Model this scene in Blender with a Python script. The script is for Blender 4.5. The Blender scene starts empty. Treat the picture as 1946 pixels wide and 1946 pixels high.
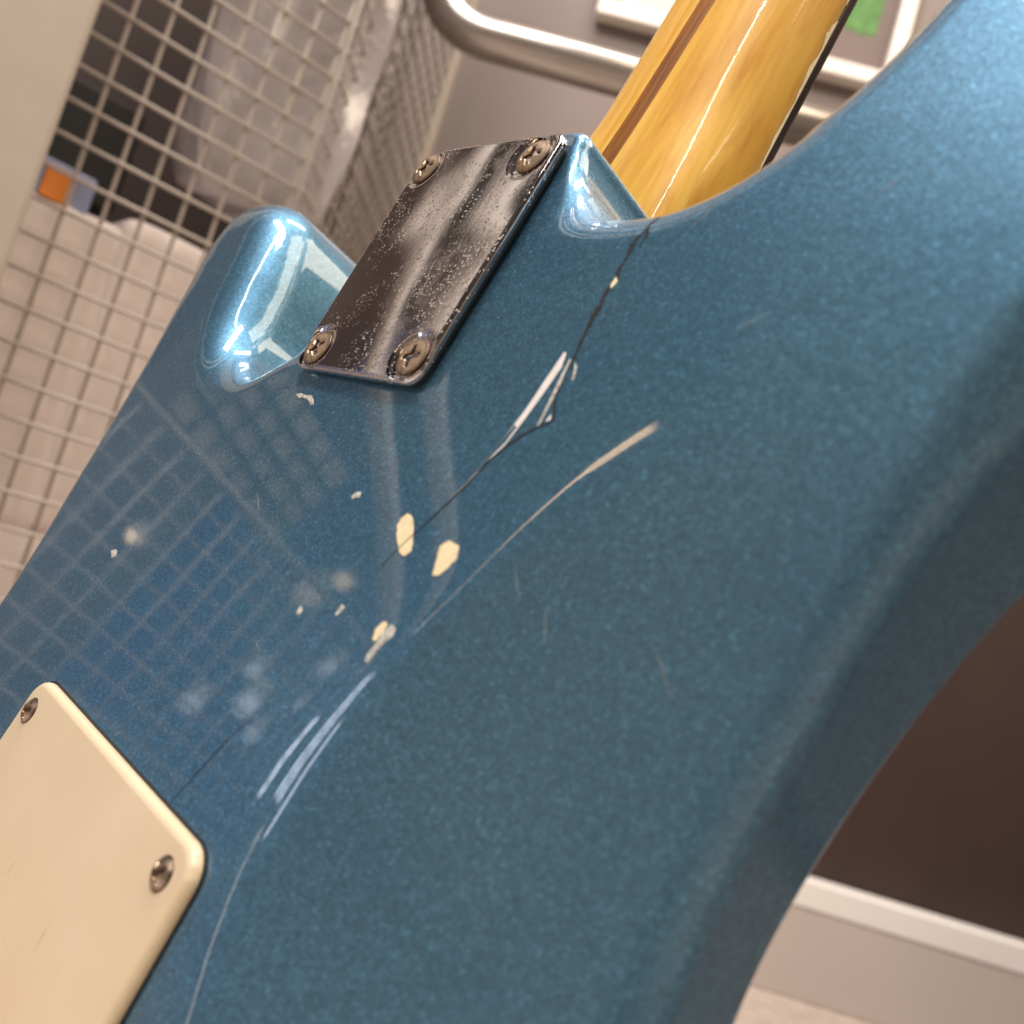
import bpy, bmesh, math, random
import numpy as np
from mathutils import Vector, Matrix
from mathutils.geometry import delaunay_2d_cdt

random.seed(7); rng = np.random.default_rng(7)
scene = bpy.context.scene
C = scene.collection
MM = 0.001
FLOOR = 0.430                      # height of the neck plate above the shop floor (m)

# guitar axes -> room axes (x right, y away from the guitar's back, z up)
GM = Matrix(((0.99670712, 0.05875685, 0.05587985),
             (0.04054367, 0.23568675, -0.97098299),
             (-0.07022205, 0.97005123, 0.23252845)))

# ------------------------------------------------------------------ camera
cam_d = bpy.data.cameras.new('camera'); cam = bpy.data.objects.new('camera', cam_d); C.objects.link(cam)
scene.camera = cam
g_cam = Vector((178.2026725, -80.6624959, 97.8978279))
g_right = Vector((0.64753779, 0.47924679, -0.59246715))
g_down = Vector((0.18955091, -0.85434351, -0.48390869))
g_fwd = Vector((-0.73808215, 0.20104648, -0.64406137))
r_, u_, b_ = GM @ g_right, -(GM @ g_down), -(GM @ g_fwd)
p_ = GM @ g_cam * MM + Vector((0, 0, FLOOR))
cam.matrix_world = Matrix(((r_.x, u_.x, b_.x, p_.x), (r_.y, u_.y, b_.y, p_.y), (r_.z, u_.z, b_.z, p_.z), (0, 0, 0, 1)))
cam_d.sensor_width = 36; cam_d.sensor_height = 36; cam_d.lens = 36 * 1814.575 / 1946
cam_d.clip_start = 0.01; cam_d.clip_end = 50
cam_d.dof.use_dof = True; cam_d.dof.focus_distance = 0.225; cam_d.dof.aperture_fstop = 15.0

# ------------------------------------------------------------------ world
world = bpy.data.worlds.new('World'); scene.world = world; world.use_nodes = True
wn = world.node_tree.nodes; wl = world.node_tree.links
wn['Background'].inputs[0].default_value = (0.66, 0.64, 0.66, 1)
wn['Background'].inputs[1].default_value = 0.14
scene.view_settings.view_transform = 'Standard'; scene.view_settings.look = 'None'
scene.view_settings.exposure = 0.26; scene.view_settings.gamma = 1.0
scene.render.engine = 'CYCLES'
scene.cycles.max_bounces = 8
try:
    scene.cycles.use_denoising = True
except Exception:
    pass

def tag(o, label=None, cat=None, group=None, kind=None):
    if label: o['label'] = label
    if cat: o['category'] = cat
    if group: o['group'] = group
    if kind: o['kind'] = kind
    return o

def empty(name, loc=(0, 0, 0), rot=None):
    o = bpy.data.objects.new(name, None); o.empty_display_size = 0.02
    C.objects.link(o); o.location = loc
    if rot is not None: o.rotation_euler = rot.to_euler()
    return o

def link(name, me, mat, parent=None):
    o = bpy.data.objects.new(name, me); C.objects.link(o)
    if mat: me.materials.append(mat)
    if parent: o.parent = parent
    return o

# ------------------------------------------------------------------ materials
def new_mat(name):
    m = bpy.data.materials.new(name); m.use_nodes = True
    nt = m.node_tree
    return m, nt, nt.nodes['Principled BSDF']
def pset(b, **k):
    names = dict(base='Base Color', metal='Metallic', rough='Roughness', coat='Coat Weight', coatr='Coat Roughness', coati='Coat IOR',
                 trans='Transmission Weight', ior='IOR', spec='Specular IOR Level', alpha='Alpha', sss='Subsurface Weight', sheen='Sheen Weight')
    for a, v in k.items():
        if a == 'base': v = (*v, 1)
        b.inputs[names[a]].default_value = v
def node(nt, t, **k):
    n = nt.nodes.new(t)
    for a, v in k.items(): setattr(n, a, v)
    return n
def coords(nt, scale=(1, 1, 1)):
    tc = node(nt, 'ShaderNodeTexCoord'); mp = node(nt, 'ShaderNodeMapping'); mp.inputs['Scale'].default_value = scale
    nt.links.new(tc.outputs['Object'], mp.inputs['Vector']); return mp.outputs['Vector']
def noise(nt, vec, scale, detail=2, rough=0.5, dist=0.0):
    n = node(nt, 'ShaderNodeTexNoise'); n.inputs['Scale'].default_value = scale; n.inputs['Detail'].default_value = detail
    n.inputs['Roughness'].default_value = rough; n.inputs['Distortion'].default_value = dist
    nt.links.new(vec, n.inputs['Vector']); return n
def ramp(nt, fac, stops):
    r = node(nt, 'ShaderNodeValToRGB'); cr = r.color_ramp
    while len(cr.elements) > 1: cr.elements.remove(cr.elements[-1])
    cr.elements[0].position = stops[0][0]; cr.elements[0].color = (*stops[0][1], 1)
    for p, c in stops[1:]:
        e = cr.elements.new(p); e.color = (*c, 1)
    nt.links.new(fac, r.inputs['Fac']); return r.outputs['Color']
def bump(nt, h, strength, dist, normal=None):
    b = node(nt, 'ShaderNodeBump'); b.inputs['Strength'].default_value = strength; b.inputs['Distance'].default_value = dist
    nt.links.new(h, b.inputs['Height'])
    if normal: nt.links.new(normal, b.inputs['Normal'])
    return b.outputs['Normal']
def mix(nt, fac, a, b, mode='MIX'):
    m = node(nt, 'ShaderNodeMix', data_type='RGBA', blend_type=mode)
    if isinstance(fac, (int, float)): m.inputs[0].default_value = fac
    else: nt.links.new(fac, m.inputs[0])
    for s, v in ((6, a), (7, b)):
        if isinstance(v, tuple): m.inputs[s].default_value = (*v, 1)
        else: nt.links.new(v, m.inputs[s])
    return m.outputs[2]
def g3(v): return (v, v, v)

def mat_plain(name, base, rough=0.5, metal=0.0, coat=0.0, var=0.06, scale=40, bmp=0.0):
    m, nt, b = new_mat(name); pset(b, base=base, rough=rough, metal=metal, coat=coat)
    v = coords(nt); n = noise(nt, v, scale, 4)
    lo = tuple(max(0, c * (1 - var)) for c in base); hi = tuple(min(1, c * (1 + var)) for c in base)
    nt.links.new(ramp(nt, n.outputs['Fac'], [(0.3, lo), (0.7, hi)]), b.inputs['Base Color'])
    if bmp: nt.links.new(bump(nt, n.outputs['Fac'], bmp, 0.001), b.inputs['Normal'])
    return m

# metallic blue lacquer: a flake layer under a clear coat
def mat_lacquer():
    m, nt, b = new_mat('blue_metallic_lacquer')
    pset(b, metal=0.72, rough=0.46, coat=1.0, coatr=0.012, coati=1.52)
    v = coords(nt)
    big = noise(nt, v, 14, 3, 0.55)
    fl = noise(nt, v, 2100, 1, 0.5)
    fl2 = noise(nt, v, 700, 2, 0.6)
    base = ramp(nt, big.outputs['Fac'], [(0.30, (0.066, 0.188, 0.316)), (0.70, (0.090, 0.222, 0.334))])
    spk = ramp(nt, fl.outputs['Fac'], [(0.33, g3(0.82)), (0.50, g3(0.98)), (0.68, g3(1.22))])
    spk2 = ramp(nt, fl2.outputs['Fac'], [(0.35, g3(0.88)), (0.65, g3(1.12))])
    vf = node(nt, 'ShaderNodeTexVoronoi'); vf.inputs['Scale'].default_value = 3400; nt.links.new(v, vf.inputs['Vector'])
    spk3 = ramp(nt, vf.outputs['Color'], [(0.0, g3(0.84)), (0.62, g3(0.96)), (0.80, g3(1.15)), (0.92, g3(1.9))])
    c = mix(nt, 1.0, base, spk, 'MULTIPLY'); c = mix(nt, 1.0, c, spk2, 'MULTIPLY'); c = mix(nt, 1.0, c, spk3, 'MULTIPLY')
    nt.links.new(c, b.inputs['Base Color'])
    nt.links.new(bump(nt, fl.outputs['Fac'], 0.22, 0.00018), b.inputs['Normal'])
    # faint orange peel, dull haze and fine wipe marks in the clear coat
    op = noise(nt, v, 60, 2, 0.5)
    nt.links.new(bump(nt, op.outputs['Fac'], 0.10, 0.0002), b.inputs['Coat Normal'])
    hz = noise(nt, v, 30, 5, 0.6)
    cr = ramp(nt, hz.outputs['Fac'], [(0.35, g3(0.018)), (0.7, g3(0.065))])
    nt.links.new(cr, b.inputs['Coat Roughness'])
    return m
M_BLUE = mat_lacquer()

def mat_chrome():
    m, nt, b = new_mat('pitted_chrome')
    pset(b, metal=1.0, rough=0.1, base=(0.62, 0.58, 0.57))
    v = coords(nt)
    vb = node(nt, 'ShaderNodeTexVoronoi'); vb.inputs['Scale'].default_value = 1500; nt.links.new(v, vb.inputs['Vector'])
    vb.inputs['Randomness'].default_value = 1.0
    msk = noise(nt, v, 75, 4, 0.65)
    # pits only where random cell value and blotch mask agree
    cellr = ramp(nt, vb.outputs['Color'], [(0.0, g3(0)), (0.42, g3(0)), (0.55, g3(1)), (1, g3(1))])
    dist = ramp(nt, vb.outputs['Distance'], [(0.0, g3(1)), (0.22, g3(1)), (0.40, g3(0))])
    blot = ramp(nt, msk.outputs['Fac'], [(0.43, g3(0)), (0.64, g3(1))])
    pit = mix(nt, 1.0, mix(nt, 1.0, cellr, dist, 'MULTIPLY'), blot, 'MULTIPLY')
    # corroded haze
    hz = noise(nt, v, 130, 6, 0.7, 0.4)
    hzm = ramp(nt, hz.outputs['Fac'], [(0.52, g3(0)), (0.78, g3(0.25))])
    base = mix(nt, pit, (0.60, 0.57, 0.58), (0.72, 0.68, 0.62)); base = mix(nt, hzm, base, (0.50, 0.45, 0.40))
    nt.links.new(base, b.inputs['Base Color'])
    nt.links.new(mix(nt, pit, mix(nt, hzm, g3(0.07), g3(0.35)), g3(0.7)), b.inputs['Roughness'])
    nt.links.new(ramp(nt, pit, [(0, g3(1)), (1, g3(0.35))]), b.inputs['Metallic'])
    # vertical polishing grain + stretched waviness
    v2 = coords(nt, (1, 0.12, 1)); gr = noise(nt, v2, 900, 3, 0.6)
    wv = noise(nt, v, 28, 1, 0.5)
    n1 = bump(nt, wv.outputs['Fac'], 0.42, 0.0016)
    n2 = bump(nt, gr.outputs['Fac'], 0.045, 0.00008, n1)
    n3 = bump(nt, pit, 0.5, 0.00012, n2)
    nt.links.new(n3, b.inputs['Normal'])
    return m
M_CHROME = mat_chrome()

def mat_screw(name, c1, c2, c3, metal, rough, grime):
    m, nt, b = new_mat(name); pset(b, metal=metal, rough=rough)
    v = coords(nt); n = noise(nt, v, 420, 5, 0.65)
    c0_ = ramp(nt, n.outputs['Fac'], [(0.30, c3), (0.44, c2), (0.60, c1)])
    tc = node(nt, 'ShaderNodeTexCoord'); sx = node(nt, 'ShaderNodeSeparateXYZ'); nt.links.new(tc.outputs['Object'], sx.inputs[0])
    mr = node(nt, 'ShaderNodeMapRange'); mr.inputs['From Min'].default_value = grime[0]; mr.inputs['From Max'].default_value = grime[1]
    nt.links.new(sx.outputs['Z'], mr.inputs['Value'])
    nt.links.new(mix(nt, mr.outputs[0], (0.035, 0.016, 0.008), c0_), b.inputs['Base Color'])
    nt.links.new(ramp(nt, n.outputs['Fac'], [(0.3, g3(0.6)), (0.65, g3(rough))]), b.inputs['Roughness'])
    nt.links.new(bump(nt, n.outputs['Fac'], 0.3, 0.0002), b.inputs['Normal'])
    return m
M_SCREW = mat_screw('tarnished_nickel', (0.62, 0.49, 0.37), (0.46, 0.33, 0.23), (0.16, 0.08, 0.04), 0.80, 0.32, (-0.0001, 0.00030))
M_SCREW2 = mat_screw('aged_steel_screw', (0.50, 0.42, 0.34), (0.34, 0.25, 0.18), (0.10, 0.06, 0.04), 1.0, 0.22, (0.0, 0.0006))

def mat_cream():
    m, nt, b = new_mat('aged_cream_plastic'); pset(b, rough=0.28, sss=0.05)
    v = coords(nt); n = noise(nt, v, 30, 4, 0.6)
    v2 = coords(nt, (1, 0.2, 1)); s = noise(nt, v2, 260, 5, 0.7)
    base = ramp(nt, n.outputs['Fac'], [(0.3, (0.75, 0.60, 0.41)), (0.7, (0.80, 0.66, 0.47))])
    sc = ramp(nt, s.outputs['Fac'], [(0.27, (0.50, 0.36, 0.22)), (0.335, g3(1)), (1, g3(1))])
    nt.links.new(mix(nt, 0.5, base, mix(nt, 1.0, base, sc, 'MULTIPLY')), b.inputs['Base Color'])
    nt.links.new(bump(nt, s.outputs['Fac'], 0.06, 0.0003), b.inputs['Normal'])
    return m
M_CREAM = mat_cream()

def mat_maple():
    m, nt, b = new_mat('amber_lacquered_maple'); pset(b, rough=0.5, coat=0.55, coatr=0.05, coati=1.45, spec=0.25)
    v = coords(nt, (1, 0.09, 1))
    n = noise(nt, v, 240, 8, 0.65, 0.5)
    v2 = coords(nt, (1, 0.10, 1)); n2 = noise(nt, v2, 60, 3, 0.5, 0.5)
    c = ramp(nt, n.outputs['Fac'], [(0.30, (0.68, 0.32, 0.035)), (0.50, (0.82, 0.46, 0.068)), (0.72, (0.88, 0.54, 0.10))])
    c2 = ramp(nt, n2.outputs['Fac'], [(0.0, g3(1.04)), (0.44, g3(1.0)), (0.485, (0.90, 0.83, 0.72)), (0.52, g3(0.98)), (1, g3(1.06))])
    nt.links.new(mix(nt, 1.0, c, c2, 'MULTIPLY'), b.inputs['Base Color'])
    v3 = coords(nt, (1.4, 0.5, 1)); n3 = noise(nt, v3, 420, 3, 0.6)
    nn = bump(nt, n3.outputs['Fac'], 0.10, 0.0003)
    nt.links.new(nn, b.inputs['Coat Normal']); nt.links.new(nn, b.inputs['Normal'])
    return m
M_MAPLE = mat_maple()

def mat_darkwood(name, a, c, sc=220, ct=0.8):
    m, nt, b = new_mat(name); pset(b, rough=0.45, coat=ct, coatr=0.08, spec=0.25)
    v = coords(nt, (1, 0.06, 1)); n = noise(nt, v, sc, 5, 0.6, 0.3)
    nt.links.new(ramp(nt, n.outputs['Fac'], [(0.3, a), (0.7, c)]), b.inputs['Base Color'])
    nt.links.new(bump(nt, n.outputs['Fac'], 0.1, 0.0003), b.inputs['Normal'])
    return m
M_WALNUT = mat_darkwood('walnut_stripe', (0.13, 0.036, 0.003), (0.45, 0.17, 0.018), 500, 0.25)
M_ROSE = mat_darkwood('dark_rosewood', (0.018, 0.008, 0.005), (0.07, 0.028, 0.014))
M_WOOD_GLINT = mat_plain('pale_wood_and_glint', (0.95, 0.80, 0.52), 0.5, var=0.10, scale=500)  # shared by bare wood wear and lamp glints painted on the lacquer
M_PATCH_RIM = mat_plain('dark_patch_rim', (0.10, 0.13, 0.14), 0.4, var=0.4, scale=900)  # dark rim around chips and painted glints
M_CRACK = mat_plain('dark_crack', (0.012, 0.012, 0.012), 0.8, var=0.4, scale=600)
M_LACQUER_GLINT = mat_plain('lifted_lacquer_white_glint', (0.93, 0.91, 0.90), 0.25, var=0.06, scale=400, coat=1.0)  # white stands for the bright reflection off lifted lacquer
M_SCUFF = mat_plain('pale_scuff', (0.55, 0.56, 0.52), 0.55, var=0.3, scale=900, bmp=0.5)
M_GASKET = mat_plain('dark_gasket', (0.02, 0.02, 0.018), 0.5)
M_WIRE = mat_plain('grey_beige_powder_coat', (0.44, 0.385, 0.345), 0.42, var=0.04)
M_POST = mat_plain('grey_beige_post_paint', (0.44, 0.385, 0.33), 0.45, var=0.03)
M_WALL = mat_plain('mauve_grey_wall_paint', (0.235, 0.19, 0.175), 0.7, var=0.03, scale=8, bmp=0.05)
M_DADO = mat_plain('dark_brown_panel', (0.045, 0.026, 0.022), 0.6, var=0.08, scale=12)
M_SKIRT_LIT = mat_plain('skirting_lit_top', (0.84, 0.80, 0.78), 0.4, var=0.02, scale=8)  # top painted whiter for the light falling from above
M_SKIRT_SHADE = mat_plain('skirting_shaded_front', (0.52, 0.46, 0.43), 0.45, var=0.03, scale=8)  # front painted greyer for its shade
M_TUBE = mat_plain('brushed_grey_tube', (0.42, 0.38, 0.35), 0.30, metal=0.75, var=0.05, scale=20)
M_WHITEF = mat_plain('white_frame_paint', (0.84, 0.77, 0.70), 0.35, var=0.02)
M_PAPER = mat_plain('pinkish_white_paper', (0.72, 0.62, 0.57), 0.7, var=0.03, scale=12)
M_GREEN = mat_plain('green_print', (0.16, 0.38, 0.10), 0.6, var=0.2, scale=60)
M_PICT = mat_plain('dark_mauve_backing', (0.145, 0.098, 0.088), 0.5, var=0.06, scale=10)
M_PACK = mat_plain('white_wrapping', (0.80, 0.71, 0.68), 0.45, var=0.04, scale=14)
M_SHADE_BOARD = mat_plain('shade_board_brown', (0.045, 0.028, 0.025), 0.7, var=0.15, scale=10)
M_BLACK = mat_plain('black_box_card', (0.004, 0.004, 0.004), 0.6)
M_ORANGE = mat_plain('orange_print', (0.85, 0.26, 0.03), 0.5, var=0.08)
M_LBLUE = mat_plain('pale_blue_card', (0.26, 0.30, 0.48), 0.5, var=0.15, scale=60)
M_CEIL = mat_plain('ceiling_paint', (0.27, 0.27, 0.32), 0.8, var=0.03, scale=4)
M_PALE = mat_plain('pale_painted_rail', (0.88, 0.84, 0.80), 0.4, var=0.02)
M_BLUEW = mat_plain('pale_blue_wall_paint', (0.11, 0.25, 0.72), 0.7, var=0.03, scale=3)
M_BEIGEW = mat_plain('warm_grey_wall_paint', (0.46, 0.43, 0.37), 0.7, var=0.03, scale=3)
M_ADDED_CAB = mat_plain('grey_brown_added_cabinet_and_mat', (0.17, 0.145, 0.14), 0.5, var=0.06, scale=10)
M_HOUSE = mat_plain('white_lamp_housing', (0.7, 0.7, 0.7), 0.5)

def mat_floor():
    m, nt, b = new_mat('speckled_floor'); pset(b, rough=0.35, coat=0.3, coatr=0.15)
    v = coords(nt); n = noise(nt, v, 55, 4, 0.6); n2 = noise(nt, v, 9, 3)
    c = ramp(nt, n.outputs['Fac'], [(0.35, (0.40, 0.33, 0.29)), (0.52, (0.56, 0.47, 0.41)), (0.68, (0.74, 0.62, 0.50))])
    nt.links.new(mix(nt, 0.5, c, ramp(nt, n2.outputs['Fac'], [(0.3, (0.45, 0.38, 0.34)), (0.7, (0.6, 0.51, 0.46))])), b.inputs['Base Color'])
    return m
M_FLOOR = mat_floor()
def mat_bag():
    m, nt, b = new_mat('clear_crumpled_plastic')
    pset(b, base=(0.52, 0.47, 0.48), rough=0.22, alpha=0.80, spec=0.8, coat=1.0, coatr=0.10)
    v = coords(nt, (1, 1, 0.45)); n = noise(nt, v, 26, 4, 0.6, 0.5)
    nt.links.new(bump(nt, n.outputs['Fac'], 0.35, 0.02), b.inputs['Normal'])
    return m
M_BAG = mat_bag()
def emis(name, col, s):
    m, nt, b = new_mat(name); b.inputs['Emission Color'].default_value = (*col, 1); b.inputs['Emission Strength'].default_value = s
    pset(b, base=(0.8, 0.8, 0.8)); return m

# ------------------------------------------------------------------ mesh helpers
def box_bm(bm, c, s, rot=None, bev=0.0, seg=2):
    r = bmesh.ops.create_cube(bm, size=1.0)
    M = Matrix.Translation(Vector(c)) @ (rot.to_4x4() if rot is not None else Matrix.Identity(4)) @ Matrix.Diagonal((*s, 1))
    bmesh.ops.transform(bm, matrix=M, verts=r['verts'])
    if bev:
        es = list({e for v in r['verts'] for e in v.link_edges})
        bmesh.ops.bevel(bm, geom=es, offset=bev, segments=seg, affect='EDGES', profile=0.5)
def mesh_from(bm, name, smooth=False):
    me = bpy.data.meshes.new(name); bmesh.ops.recalc_face_normals(bm, faces=bm.faces[:]); bm.to_mesh(me); bm.free()
    if smooth:
        for p in me.polygons: p.use_smooth = True
    return me
def box(name, c, s, mat, parent=None, rot=None, bev=0.0):
    bm = bmesh.new(); box_bm(bm, c, s, rot, bev); return link(name, mesh_from(bm, name, False), mat, parent)
def tube_mesh(name, pts, r, seg=12, cap=True):
    pts = [Vector(p) for p in pts]; V = []; F = []
    t0 = (pts[1] - pts[0]).normalized(); a = t0.orthogonal().normalized()
    for i, p in enumerate(pts):
        t = (pts[min(i + 1, len(pts) - 1)] - pts[max(i - 1, 0)]).normalized()
        a = (a - t * a.dot(t)).normalized(); b = t.cross(a)
        for k in range(seg):
            an = 2 * math.pi * k / seg; V.append(p + (a * math.cos(an) + b * math.sin(an)) * r)
    for i in range(len(pts) - 1):
        for k in range(seg):
            k2 = (k + 1) % seg; F.append((i * seg + k, i * seg + k2, (i + 1) * seg + k2, (i + 1) * seg + k))
    if cap: F.append(tuple(range(seg))[::-1]); F.append(tuple((len(pts) - 1) * seg + k for k in range(seg)))
    me = bpy.data.meshes.new(name); me.from_pydata([tuple(v) for v in V], [], F); me.update()
    for p in me.polygons: p.use_smooth = len(p.vertices) == 4
    return me

# closed Catmull-Rom outline resampled to even steps
def spline(P, step=1.0, closed=True, alpha=0.5):
    P = np.array(P, float); n = len(P); out = []
    rngi = range(n) if closed else range(n - 1)
    for i in rngi:
        if closed: p0, p1, p2, p3 = P[(i - 1) % n], P[i], P[(i + 1) % n], P[(i + 2) % n]
        else: p0, p1, p2, p3 = P[max(i - 1, 0)], P[i], P[i + 1], P[min(i + 2, n - 1)]
        t0 = 0; t1 = t0 + max(np.linalg.norm(p1 - p0), 1e-6) ** alpha; t2 = t1 + np.linalg.norm(p2 - p1) ** alpha; t3 = t2 + max(np.linalg.norm(p3 - p2), 1e-6) ** alpha
        for t in np.linspace(t1, t2, 24, endpoint=False):
            A1 = (t1 - t) / (t1 - t0) * p0 + (t - t0) / (t1 - t0) * p1
            A2 = (t2 - t) / (t2 - t1) * p1 + (t - t1) / (t2 - t1) * p2
            A3 = (t3 - t) / (t3 - t2) * p2 + (t - t2) / (t3 - t2) * p3
            B1 = (t2 - t) / (t2 - t0) * A1 + (t - t0) / (t2 - t0) * A2
            B2 = (t3 - t) / (t3 - t1) * A2 + (t - t1) / (t3 - t1) * A3
            out.append((t2 - t) / (t2 - t1) * B1 + (t - t1) / (t2 - t1) * B2)
    if not closed: out.append(P[-1])
    out = np.array(out)
    Q = np.vstack([out, out[:1]]) if closed else out
    L = np.concatenate([[0], np.cumsum(np.linalg.norm(np.diff(Q, axis=0), axis=1))])
    m = max(8, int(L[-1] / step)); s = np.linspace(0, L[-1], m, endpoint=not closed)
    return np.stack([np.interp(s, L, Q[:, 0]), np.interp(s, L, Q[:, 1])], 1)

def round_poly(P, radii, seg=8):
    out = []; n = len(P); P = [np.array(p, float) for p in P]
    for i in range(n):
        a, b, c = P[i - 1], P[i], P[(i + 1) % n]; r = radii[i] if hasattr(radii, '__len__') else radii
        u = (a - b) / np.linalg.norm(a - b); v = (c - b) / np.linalg.norm(c - b)
        ang = math.acos(np.clip(u @ v, -1, 1)); t = r / math.tan(ang / 2)
        bis = (u + v) / np.linalg.norm(u + v); ctr = b + bis * r / math.sin(ang / 2)
        p0, p1 = b + u * t - ctr, b + v * t - ctr
        a0 = math.atan2(p0[1], p0[0]); a1 = math.atan2(p1[1], p1[0]); d = (a1 - a0 + math.pi) % (2 * math.pi) - math.pi
        for k in range(seg + 1): an = a0 + d * k / seg; out.append(ctr + r * np.array([math.cos(an), math.sin(an)]))
    return np.array(out)
def resample(P, step):
    Q = np.vstack([P, P[:1]]); L = np.concatenate([[0], np.cumsum(np.linalg.norm(np.diff(Q, axis=0), axis=1))])
    m = int(L[-1] / step); s = np.linspace(0, L[-1], m, endpoint=False)
    return np.stack([np.interp(s, L, Q[:, 0]), np.interp(s, L, Q[:, 1])], 1)

def sdf(out, pts):
    """distance to the closed outline (positive inside) and outward direction"""
    A = out; B = np.roll(out, -1, 0); AB = B - A; L2 = (AB ** 2).sum(1)
    D = np.empty(len(pts)); G = np.empty((len(pts), 2)); sign = np.empty(len(pts))
    for s in range(0, len(pts), 2000):
        p = pts[s:s + 2000][:, None, :]
        t = np.clip(((p - A) * AB).sum(2) / L2, 0, 1); q = A + t[..., None] * AB; v = q - p; d = (v ** 2).sum(2)
        k = d.argmin(1); r = np.arange(len(k)); D[s:s + 2000] = np.sqrt(d[r, k]); G[s:s + 2000] = v[r, k]
        y = p[..., 1]; x = p[..., 0]
        c = ((A[:, 1] > y) != (B[:, 1] > y)) & (x < (B[:, 0] - A[:, 0]) * (y - A[:, 1]) / (B[:, 1] - A[:, 1] + 1e-12) + A[:, 0])
        sign[s:s + 2000] = np.where(c.sum(1) % 2 == 1, 1, -1)
    G = G / (np.linalg.norm(G, axis=1, keepdims=True) + 1e-9)
    return D * sign, G * sign[:, None]

def shell(name, out, rfun, hfun, zbot, grid, nring=12, rbot=0.0, extra=None, wall_rings=3, coarse=None):
    """solid slab: outline, rounded upper edge (radius rfun), height field hfun(x,y)->(z, gx, gy), rounded or plain lower edge"""
    n = len(out)
    area = 0.5 * np.sum(out[:, 0] * np.roll(out[:, 1], -1) - np.roll(out[:, 0], -1) * out[:, 1])
    if area < 0: out = out[::-1].copy()
    tan = np.roll(out, -1, 0) - np.roll(out, 1, 0); tan /= np.linalg.norm(tan, axis=1, keepdims=True)
    inw = np.stack([-tan[:, 1], tan[:, 0]], 1)
    P = [out]; r0 = rfun(out[:, 0], out[:, 1])
    for k in range(1, nring + 1):
        th = k / nring * math.pi / 2; d = r0 * (1 - math.cos(th)); q = out + inw * d[:, None]
        D, _ = sdf(out, q); P.append(q[np.abs(D - d) < 0.02 + 0.02 * d])
    lo, hi = out.min(0), out.max(0)
    xs = np.arange(lo[0], hi[0], grid); ys = np.arange(lo[1], hi[1], grid)
    gx, gy = np.meshgrid(xs, ys); gx = gx + (np.arange(len(ys)) % 2)[:, None] * grid * 0.5
    g = np.stack([gx.ravel(), gy.ravel()], 1)
    if extra is not None: g = np.vstack([g, extra])
    D, _ = sdf(out, g); rr = rfun(g[:, 0], g[:, 1]); g = g[D > rr + grid * 0.35]
    P.append(g); P = np.vstack(P)
    edges = [(i, (i + 1) % n) for i in range(n)]
    V2, E2, F2, OV, _, _ = delaunay_2d_cdt([Vector(p) for p in P], edges, [], 1, 1e-5)
    V2 = np.array([tuple(v) for v in V2])
    D, G = sdf(out, V2); D = np.clip(D, 0, None)
    bidx = {}
    for j, ov in enumerate(OV):
        for o in ov:
            if o < n: bidx[o] = j
    for o, j in bidx.items(): D[j] = 0; G[j] = -inw[o]
    r = rfun(V2[:, 0], V2[:, 1]); e = np.clip(r - D, 0, None)
    z = -(r - np.sqrt(np.clip(r * r - e * e, 0, None))); sn = np.clip(e / r, 0, 1); cs = np.sqrt(1 - sn * sn)
    hz, hx, hy = hfun(V2[:, 0], V2[:, 1])
    N = np.stack([G[:, 0] * sn - cs * hx, G[:, 1] * sn - cs * hy, cs], 1)
    verts = [np.column_stack([V2, z + hz])]; norms = [N]; faces = []
    for f in F2:
        a, b, c = (V2[i] for i in f[:3])
        if (b[0] - a[0]) * (c[1] - a[1]) - (b[1] - a[1]) * (c[0] - a[0]) < 0: f = list(f)[::-1]
        faces.append(list(f))
    m = len(V2)
    ring_prev = [bidx[i] for i in range(n)]
    ztop = np.array([verts[0][j, 2] for j in ring_prev]); cnt = m
    no = np.column_stack([-inw, np.zeros(n)])
    for k in range(1, wall_rings + 1):
        zz = ztop + (zbot + rbot - ztop) * k / wall_rings
        verts.append(np.column_stack([out, zz])); norms.append(no)
        cur = list(range(cnt, cnt + n)); cnt += n
        for i in range(n):
            i2 = (i + 1) % n; faces.append([ring_prev[i], cur[i], cur[i2], ring_prev[i2]])
        ring_prev = cur
    if rbot > 0:
        # lower sheet reuses the planar triangulation
        e = np.clip(rbot - D, 0, None); zb = zbot + rbot - np.sqrt(np.clip(rbot ** 2 - e * e, 0, None)); sn = np.clip(e / rbot, 0, 1); cs = np.sqrt(1 - sn * sn)
        verts.append(np.column_stack([V2, zb])); norms.append(np.stack([G[:, 0] * sn, G[:, 1] * sn, -cs], 1))
        low = {bidx[i]: ring_prev[i] for i in range(n)}
        for f in faces[:len(F2)]:
            faces.append([low.get(i, i + cnt) for i in f][::-1])
    V = np.vstack(verts) * MM; N = np.vstack(norms); N /= np.linalg.norm(N, axis=1, keepdims=True) + 1e-9
    used = np.zeros(len(V), bool)
    for f in faces: used[f] = True
    rem = np.cumsum(used) - 1
    faces = [[int(rem[i]) for i in f] for f in faces]; V = V[used]; N = N[used]
    me = bpy.data.meshes.new(name); me.from_pydata(V.tolist(), [], faces); me.update()
    for p in me.polygons: p.use_smooth = True
    me.normals_split_custom_set_from_vertices(N.tolist())
    return me

def flat(x, y, z=0.0): return np.full_like(x, z), np.zeros_like(x), np.zeros_like(x)

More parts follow.
